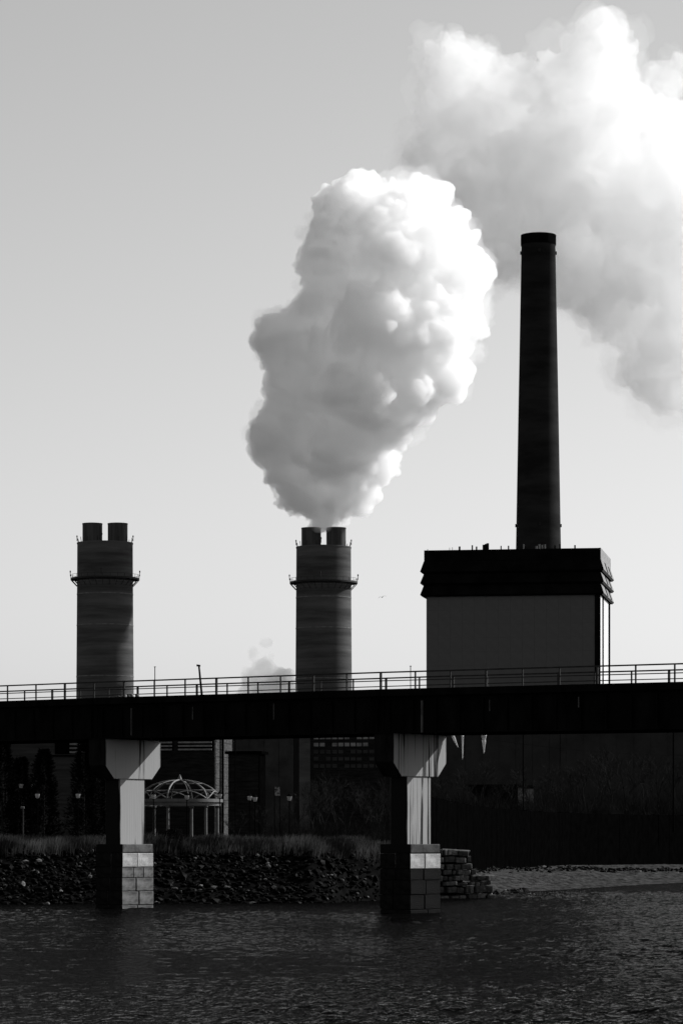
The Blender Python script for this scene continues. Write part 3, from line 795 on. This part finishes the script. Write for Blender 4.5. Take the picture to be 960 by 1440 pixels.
# ------------------------------------------------------------------ reeds (uncountable)
VV, FF = [], []
for i in range(26000):
    a = random.uniform(-300, 556); yb = lerp_tab(TOP, a) - 1 + random.uniform(0, 13); x = (a - 480) / F * yb
    clump = mnoise.noise(Vector((x * .35, yb * .12, 5)))
    h = (1.25 + .45 * clump) * random.uniform(.65, 1.15)
    if a > 470: h *= 1 - .25 * (a - 470) / 86
    z = ground_z(x, yb) - .05; lx, ly = random.gauss(.12, .16) * h, random.gauss(0, .14) * h; w_ = random.uniform(.018, .04)
    k = len(VV)
    VV += [(x - w_, yb, z), (x + w_, yb, z), (x + lx * .4 + w_ * .8, yb + ly * .4, z + h * .6), (x + lx * .4 - w_ * .8, yb + ly * .4, z + h * .6), (x + lx, yb + ly, z + h)]
    FF += [(k, k + 1, k + 2, k + 3), (k + 3, k + 2, k + 4)]
me = bpy.data.meshes.new('reeds'); me.from_pydata(VV, [], FF)
me.materials.append(mat('dry_reed', .042, .8, .30, .8, dark=.005, lo=.42, hi=.62, spec=0, translucent=.5, island=2.5))
tag(link('reeds', me), 'strip of dry reeds along the top of the bank', 'reeds', kind='stuff')

# ------------------------------------------------------------------ trees
M_bark = mat('winter_bark', .018, .9, 2, .5, spec=0)
M_needle = mat('dark_evergreen', .005, .9, .8, .6, spec=0)
def branch_tree(seed, h, levels=5):
    """bare winter tree: trunk mesh and crown of limbs and twigs"""
    rnd = random.Random(seed); trunk, crown = MB(), MB()
    def grow(p, dr, ln, r, lv):
        q = p + dr * ln; mid = p + dr * ln * .5 + Vector((rnd.gauss(0, .05), rnd.gauss(0, .05), 0)) * ln
        tgt = trunk if lv == levels else crown
        sides = 7 if lv >= levels - 1 else (4 if lv > 1 else 3)
        tgt.tube(p, mid, r, r * .85, sides, caps=False); tgt.tube(mid, q, r * .85, r * .7, sides, caps=(lv == 0))
        if lv == 0: return
        n = 3 if lv > 2 else rnd.choice((3, 4))
        for i in range(n):
            t = 1.0 if i == 0 else rnd.uniform(.35, .95)
            ax = Vector((rnd.gauss(0, 1), rnd.gauss(0, 1), rnd.gauss(0, .35))).normalized()
            d2 = (dr + ax * rnd.uniform(.35, .85) + Vector((0, 0, .18))).normalized()
            grow(p + (q - p) * t, d2, ln * rnd.uniform(.58, .82), max(.012, r * .7 * rnd.uniform(.5, .8)), lv - 1)
    grow(Vector((0, 0, 0)), Vector((rnd.gauss(0, .05), rnd.gauss(0, .05), 1)).normalized(), h * .30, h * .016, levels)
    a, b_ = trunk.mesh('trunk', fix=False), crown.mesh('crown', fix=False)
    a.materials.append(M_bark); b_.materials.append(M_bark)
    return a, b_
TREES = [branch_tree(100 + i, 9.0) for i in range(6)]
def put_tree(i, px, d_, h, label, group, zb=None):
    p = at(px, HOR, d_); zb = (3.7 if px < 575 else 7.7) if zb is None else zb
    root = empty('bare_tree', (p.x, d_, zb), random.uniform(0, 6.28)); k = h / 9.0 * .95; root.scale = (k, k, k)
    link('trunk', TREES[i][0], root); link('crown', TREES[i][1], root); tag(root, label, 'tree', group)
for i, (px, d_, h) in enumerate(((398, 330, 6.5), (418, 340, 8.5), (437, 322, 9.5), (455, 345, 10), (474, 330, 9.5), (492, 350, 10), (511, 335, 9.5), (530, 345, 9), (548, 330, 9), (334, 345, 5.5), (372, 350, 6))):
    put_tree(i % 6, px, d_, h, 'leafless winter tree between the two piers, behind the reeds', 'bare trees between the piers')
for i, (px, d_, h) in enumerate(((618, 470, 9), (634, 480, 10.5), (652, 470, 9.5), (676, 475, 12), (700, 485, 10), (716, 470, 9), (741, 480, 11), (760, 470, 10), (778, 485, 11), (800, 475, 10.5), (820, 470, 13.5), (838, 482, 13), (858, 475, 14), (880, 470, 13), (902, 480, 13), (925, 474, 13), (948, 478, 13.5), (972, 474, 12), (1000, 480, 12), (845, 466, 9), (912, 466, 9), (786, 466, 7), (884, 464, 8))):
    put_tree((i + 2) % 6, px, d_, h, 'leafless winter tree standing on the high bank at right', 'bare trees on the right bank')
def brush(name, a0, a1, d0, d1, zb, h0, h1, n, label):
    VV, FF = [], []
    for i in range(n):
        a = random.uniform(a0, a1); y = random.uniform(d0, d1); x = (a - 480) / F * y; z = zb
        hh_ = random.uniform(h0, h1) * (.7 + .5 * mnoise.noise(Vector((x * .2, y * .1, 2))))
        p = Vector((x, y, z)); dr = Vector((random.gauss(0, .3), random.gauss(0, .3), 1)).normalized(); w_ = random.uniform(.015, .04)
        for k in range(4):
            q = p + dr * hh_ / 4; sx = Vector((w_ * (1 - k / 4.5), 0, 0)); sx2 = Vector((w_ * (1 - (k + 1) / 4.5), 0, 0)); o_ = len(VV)
            VV += [p - sx, p + sx, q + sx2, q - sx2]; FF.append((o_, o_ + 1, o_ + 2, o_ + 3))
            if k: 
                e = p + (dr + Vector((random.gauss(0, .8), random.gauss(0, .8), .2))).normalized() * hh_ * .3; o_ = len(VV)
                VV += [p - sx * .6, p + sx * .6, e]; FF.append((o_, o_ + 1, o_ + 2))
            p = q; dr = (dr + Vector((random.gauss(0, .22), random.gauss(0, .22), 0))).normalized()
    me = bpy.data.meshes.new(name); me.from_pydata([tuple(v) for v in VV], [], FF); me.materials.append(mat('brush_twig', .012, .9, .3, .8, spec=0, island=3.0))
    tag(link(name, me), label, 'brush', kind='stuff')
brush('brush', 385, 556, 310, 345, 3.7, 2.5, 5.0, 2600, 'tangle of dark leafless brush between the piers')
brush('brush', 608, 1060, 452, 480, 7.8, 3.0, 7.0, 5200, 'tangle of dark leafless brush on the high bank at right')
def evergreen(px, d_, h, w_, label, seed, dense=6000):
    rnd = random.Random(seed); p = at(px, HOR, d_); root = empty('evergreen_tree', (p.x, d_, 3.7))
    t = MB(); t.tube((0, 0, 0), (0, 0, h * .95), .14, .03, 7); t.build('trunk', M_bark, root)
    VV, FF = [], []
    for i in range(dense):
        u = rnd.random() ** .8; a = rnd.uniform(0, 6.28); rr = w_ * (1 - u) ** .5 * (.75 + .25 * math.sin(a * 3 + u * 17 + seed)) * rnd.uniform(.3, 1.05) * (1 + .6 * mnoise.noise(Vector((a * 1.2, u * 7, seed)))) + .15
        c = Vector((rr * math.cos(a), rr * math.sin(a), .25 + u * (h - .3)))
        dr = Vector((math.cos(a), math.sin(a), rnd.uniform(.1, .9))).normalized(); sd_ = dr.cross(Vector((rnd.gauss(0, 1), rnd.gauss(0, 1), rnd.gauss(0, 1)))).normalized()
        ln = rnd.uniform(.18, .42); k = len(VV)
        VV += [c - sd_ * .07, c + sd_ * .07, c + dr * ln]; FF.append((k, k + 1, k + 2))
    me = bpy.data.meshes.new('crown'); me.from_pydata(VV, [], FF); me.materials.append(M_needle); link('crown', me, root)
    tag(root, label, 'tree')
for i, (px, d_, h, w_, lb) in enumerate((
        (4, 300, 10.5, 2.2, 'dark evergreen tree at the extreme left edge under the bridge'),
        (30, 306, 9.0, 1.6, 'dark evergreen behind the highest pair of lanterns at left'),
        (62, 300, 9.6, 1.9, 'pointed dark evergreen just right of the lantern pair at left'),
        (118, 296, 10.2, 1.8, 'dark evergreen next to the lantern left of the pale pier'),
        (136, 304, 11.0, 1.9, 'dark evergreen partly hidden by the left side of the pale pier'))):
    evergreen(px, d_, h, w_, lb, 40 + i)
def shrub(px, d_, h, w_, label, seed):
    rnd = random.Random(seed); p = at(px, HOR, d_); root = empty('shrub', (p.x, d_, 3.7)); VV, FF = [], []
    st = MB()
    for i in range(9):
        a = rnd.uniform(0, 6.28); st.tube((0, 0, 0), (w_ * .7 * math.cos(a), w_ * .7 * math.sin(a), h * rnd.uniform(.5, .95)), .035, .012, 4)
    st.build('stem', M_bark, root)
    for i in range(1800):
        v = Vector((rnd.gauss(0, 1), rnd.gauss(0, 1), rnd.gauss(0, 1))).normalized() * rnd.uniform(.45, 1.0) ** .5
        c = Vector((v.x * w_, v.y * w_, h * .5 + v.z * h * .5)); dr = Vector((rnd.gauss(0, 1), rnd.gauss(0, 1), rnd.gauss(.4, 1))).normalized(); sd_ = dr.orthogonal().normalized(); k = len(VV)
        ln = rnd.uniform(.1, .24)
        VV += [c - sd_ * .035, c + sd_ * .035, c + dr * ln]; FF.append((k, k + 1, k + 2))
    me = bpy.data.meshes.new('foliage'); me.from_pydata(VV, [], FF); me.materials.append(M_needle); link('foliage', me, root); tag(root, label, 'shrub')
shrub(245, 247, 2.1, .85, 'round black shrub among the reeds in front of the pavilion', 5)

# ------------------------------------------------------------------ pavilion with an open ribbed dome
M_pav = mat('white_painted_steel', .085, .6, 1.5, .2, spec=.2)
pv_d = 300; pc = at(253, HOR, pv_d)
pav = empty('pavilion', (pc.x, pv_d, 3.7)); zr = z_at(1129, pv_d) - 3.7; rr = 3.75; za = z_at(1097, pv_d) - 3.7
tag(pav, 'white pavilion with an open ribbed dome on slim columns', 'pavilion')
b = MB(); b.lathe([(rr - .35, zr - .28), (rr + .08, zr - .28), (rr + .08, zr + .05), (rr + .28, zr + .05), (rr + .28, zr + .34), (rr - .35, zr + .34)], 56, close=True); ringo = b.build('ring_beam', M_pav, pav); smooth_by_angle(ringo)
N_ = 6
def dome(phi): return (rr * math.cos(phi), zr + .34 + (za - zr - .34) * math.sin(phi))
for i in range(12):
    a = 2 * math.pi * (i + .5) / 12; b = MB(); st = [dome(R(90) * k / 10) for k in range(11)]
    wdr = .085 if i % 2 == 0 else .04
    for (r0, z0_), (r1, z1_) in zip(st[:-1], st[1:]): b.tube((r0 * math.cos(a), r0 * math.sin(a), z0_), (r1 * math.cos(a), r1 * math.sin(a), z1_), wdr, n=6)
    b.build('rib', M_pav, pav)
for ph in (R(28), R(55)):
    r0, z0_ = dome(ph); b = MB().lathe([(r0 - .03, z0_ - .03), (r0 + .03, z0_ - .03), (r0 + .03, z0_ + .03), (r0 - .03, z0_ + .03)], 40, close=True); b.build('hoop', M_pav, pav)
for i in range(N_):
    a0, a1 = 2 * math.pi * (i + .25) / N_, 2 * math.pi * (i + 1.25) / N_; b = MB(); pr = None
    for k in range(11):
        f_ = k / 10; a = a0 + (a1 - a0) * f_; ph = R(24) * math.sin(math.pi * f_); r0, z0_ = dome(ph); p = Vector((r0 * math.cos(a), r0 * math.sin(a), z0_))
        if pr: b.tube(pr, p, .06, n=6)
        pr = p
    b.build('arch', M_pav, pav)
b = MB(); b.lathe([(.01, za + .55), (.12, za + .3), (.22, za + .05), (.3, za - .1), (.01, za - .1)], 12); b.build('finial', M_pav, pav)
for i in range(N_):
    a = 2 * math.pi * (i + .25) / N_; x, y = (rr - .15) * math.cos(a), (rr - .15) * math.sin(a)
    b = MB(); b.lathe([(.01, 0), (.26, 0), (.26, .3), (.15, .35), (.13, zr - .5), (.22, zr - .4), (.22, zr - .28), (.01, zr - .28)], 14, x, y); smooth_by_angle(b.build('column', M_pav, pav))

# ------------------------------------------------------------------ park lanterns
M_glass = mat('frosted_lantern_glass', .4, .4, 3, .25, spec=.3, translucent=.55)
M_iron = mat('black_iron', .003, .8, 3, .3, spec=0)
def lantern_kit(h):
    pole = MB(); pole.lathe([(.16, 0), (.16, .25), (.09, .4), (.055, .6), (.045, h - .1), (.09, h - .02), (.09, h + .03), (.01, h + .03)], 10)
    glass = MB(); glass.lathe([(.10, h + .02), (.15, h + .08), (.21, h + .34), (.22, h + .42), (.01, h + .42)], 12)
    top = MB(); top.lathe([(.25, h + .42), (.22, h + .48), (.10, h + .6), (.03, h + .66), (.03, h + .78), (.01, h + .8)], 12)
    out = []
    for nm, b, m in (('pole', pole, M_iron), ('glass', glass, M_glass), ('hood', top, M_iron)):
        me = b.mesh(nm, smooth=True); me.materials.append(m); out.append((nm, me))
    return out
KIT = {}
for px, py, d_, lb in ((30, 1105, 300, 'left lantern of the highest pair, left of the pointed evergreen'), (43, 1105, 330, 'dim right lantern of the highest pair, at far left'),
                       (53, 1119, 285, 'lantern just below and right of the highest pair at far left'), (110, 1119, 285, 'lantern in front of the evergreen left of the pale pier'),
                       (216, 1120, 285, 'lantern between the pale pier and the pavilion'), (263, 1121, 285, 'lantern in front of the ring of the pavilion'),
                       (351, 1122, 290, 'left lantern of the close pair right of the pavilion'), (358.5, 1123.5, 282, 'right lantern of the close pair right of the pavilion'),
                       (407, 1122.5, 285, 'single lantern farthest right, before the bare trees'), (309, 1119, 292, 'lantern whose pole stands at the right column of the pavilion')):
    h = round(z_at(py, d_) - 3.7 - .25, 2)
    if h not in KIT: KIT[h] = lantern_kit(h)
    ro = empty('park_lantern', (at(px, HOR, d_).x, d_, 3.7))
    for nm, me in KIT[h]: link(nm, me, ro)
    tag(ro, lb, 'street lamp', 'park lanterns')
# marker post with a pale head
mp_ = empty('marker_post', (at(33, HOR, 275).x, 275, 3.7)); h = z_at(1137, 275) - 3.7
MB().box(-.05, .05, -.05, .05, 0, h).build('post', mat('grey_post', .05, .8, 2, .5, spec=.03), mp_)
MB().box(-.22, .10, -.10, .10, h - .02, h + .18).build('head', M_pav, mp_, bevel=.03)
tag(mp_, 'short grey post with a white head below the left lanterns', 'post')
# notice board
nb = empty('notice_board', (at(390, HOR, 320).x, 320, 3.7))
for xx in (-.28, .28): MB().tube((xx, 0, 0), (xx, 0, z_at(1106, 320) - 3.7), .04, n=6).build('post', M_iron, nb)
zz = z_at(1119, 320) - 3.7
MB().box(-.26, .26, -.06, -.02, zz, zz + .9).build('board', mat('pale_board', .12, .7, 4, .7, spec=.1, lo=.45, hi=.55), nb)
tag(nb, 'small pale notice board between the close lantern pair and the single lantern', 'sign')

# ------------------------------------------------------------------ poles, masts and wires
def pole(px0, y0, px1, d_, r, label, zb, name='utility_pole', arm=False):
    zt_ = z_at(y0, d_); x = (px0 - 480) / F * d_; ro = empty(name, (x, d_, zb)); lean = (px1 - px0) / F * d_
    MB().tube((0, 0, 0), (lean, 0, zt_ - zb), r, r * .75, 8).build('shaft', M_iron, ro)
    if arm: MB().box(lean - 1.1, lean + 1.1, -.06, .06, zt_ - zb - .5, zt_ - zb - .36).build('crossarm', M_iron, ro)
    else: MB().box(lean - r * 1.6, lean + r * 1.6, -r, r, zt_ - zb - .05, zt_ - zb + .12).build('head', M_iron, ro)
    tag(ro, label, 'pole')
pole(310, 1000, 310, 330, .10, 'thin dark pole right of the pavilion dome, before the bright wall', 3.7)
pole(331, 1000, 331, 340, .06, 'thinner pole between the bright wall and the low annexe', 3.7)
pole(735, 990, 735, 420, .09, 'tall thin pole under the bridge right of the icicles', 5.0)
pole(787, 1002, 787, 500, .06, 'thin pole among the bare trees left of the dense clump', 7.7)
pole(946, 1006, 946, 430, .12, 'dark pole near the right edge under the bridge', 6.0)
pole(218, 938, 218, 700, .12, 'thin vertical mast above the railing right of the left chimney', 3.5, 'mast')
pole(577, 937, 577, 700, .12, 'thin vertical mast above the railing left of the big block', 3.5, 'mast')
def wire(p0, p1, sag, label):
    b = MB(); pr = None
    for k in range(17):
        f_ = k / 16; p = Vector(p0).lerp(Vector(p1), f_); p.z -= sag * 4 * f_ * (1 - f_)
        if pr: b.tube(pr, p, .02, n=4, caps=False)
        pr = p
    tag(b.build('wire', M_iron), label, 'wire')
wire(at(690, 1040, 420), at(960, 1062, 470), .5, 'thin wire sagging across the dark hall under the bridge')
# leaning signal mast on the deck
def deck_local(px, yv):
    k = (px - 480) / F; ox, oy = BRO[0] + yv * .624, BRO[1] + yv * .7815
    t = (k * oy - ox) / (.7815 + k * .624); return t, oy - .624 * t
t, dd = deck_local(285, 2.0)
lm = empty('leaning_mast', (BRO[0] + 2.0 * .624 + .7815 * t, dd, deck_z(t) - .3)); hh = z_at(936, dd) - deck_z(t) + .3; lx = -5.2 / F * dd
MB().tube((0, 0, 0), (lx, 0, hh), .085, .06, 8).build('shaft', M_iron, lm)
MB().tube((lx - .16, 0, hh + .02), (lx + .1, 0, hh - .02), .07, n=8).build('head', M_iron, lm)
tag(lm, 'dark leaning mast standing on the bridge deck behind the railing', 'mast')
# icicles under the far girder
M_ice = mat('icicle_ice', .6, .25, 3, .1, spec=.5, translucent=.5)
for px, y0, y1, r, dx, lb in ((636, 1032, 1047, .10, .35, 'short slanting icicle beside the top of the streaked pier'), (650, 1030, 1062, .07, 0, 'long thin icicle hanging under the bridge, left of the thick one'), (680, 1029, 1053, .15, 0, 'thick bright icicle hanging under the bridge right of the streaked pier')):
    t, dd = deck_local(px, 2.98); top = at(px, y0, dd); top.z = deck_z(t) - GD + .02; L_ = (y1 - y0) / F * dd + .1
    b = MB(); n = 8; pr = Vector((0, 0, 0))
    rs = [r * (1 - k / n) ** .8 * random.uniform(.85, 1.15) + .012 for k in range(n + 1)]
    for k in range(n):
        q = Vector((dx * (k + 1) / n, 0, -L_ * (k + 1) / n)); b.tube(pr, q, rs[k], rs[k + 1], 8, caps=(k in (0, n - 1))); pr = q
    o = b.build('icicle', M_ice, smooth=True); o.location = top; tag(o, lb, 'icicle', 'icicles under the bridge')
# bundle of pale pipes lying on the deck
for i, px in enumerate((166, 171, 176, 181, 187, 194)):
    t, dd = deck_local(px, 1.2); x, y = BRO[0] + 1.2 * .624 + .7815 * t, dd
    b = MB(); hgt = (.34, .40, .42, .38, .42, .40)[i]
    b.lathe([(.02, 0), (.15, 0), (.16, hgt * .5), (.13, hgt), (.02, hgt + .03)], 10); o = b.build('ballast_sack', (M_pav if i in (1, 2, 4) else M_pipe), smooth=True)
    o.location = (x, y, deck_z(t) - .30 + .30); o.rotation_euler = (.1, random.uniform(-.3, .3), i)
    tag(o, ('small grey sack, leftmost of the row on the bridge deck', 'small white sack, second in the row on the bridge deck', 'small white sack, third in the row on the bridge deck', 'small grey sack between two white ones on the bridge deck', 'small white sack, second from the right end of the deck row', 'small grey sack at the right end of the row on deck')[i], 'sack', 'sacks on the bridge deck')
# gull
gd_ = 380; gp = at(537, 840, gd_)
bm_ = MB()
prof = [(-.26, .0), (-.20, .035), (-.08, .065), (.06, .07), (.16, .05), (.20, .045), (.25, .04), (.29, .012), (.33, .0)]
ring = 8
for i, (x, r) in enumerate(prof):
    for k in range(ring): bm_.v.append((x, math.cos(2 * math.pi * k / ring) * max(r, .004), math.sin(2 * math.pi * k / ring) * max(r, .004) + (.02 if x > .15 else 0)))
for i in range(len(prof) - 1):
    for k in range(ring): bm_.f.append((i * ring + k, i * ring + (k + 1) % ring, (i + 1) * ring + (k + 1) % ring, (i + 1) * ring + k))
for sgn in (-1, 1):
    st = [(.05, .04, .03, .20), (.08, .30, .16, .20), (.02, .52, .17, .15), (-.08, .78, .10, .07), (-.16, .92, .04, .02)]
    o0 = len(bm_.v)
    for (x, y, z, c) in st:
        for (dx, dz_) in ((c * .5, 0), (0, .02), (-c * .5, 0), (0, -.008)): bm_.v.append((x + dx, sgn * y, z + dz_))
    for i in range(len(st) - 1):
        for k in range(4): bm_.f.append((o0 + i * 4 + k, o0 + i * 4 + (k + 1) % 4, o0 + (i + 1) * 4 + (k + 1) % 4, o0 + (i + 1) * 4 + k))
go = bm_.build('gull', mat('gull_plumage', .05, .8, 4, .5, spec=0)); go.location = gp; go.rotation_euler = (R(-14), R(-12), R(118)); go.scale = (.62, .62, .62)
tag(go, 'gull in flight with raised wings between middle chimney and big block', 'bird')
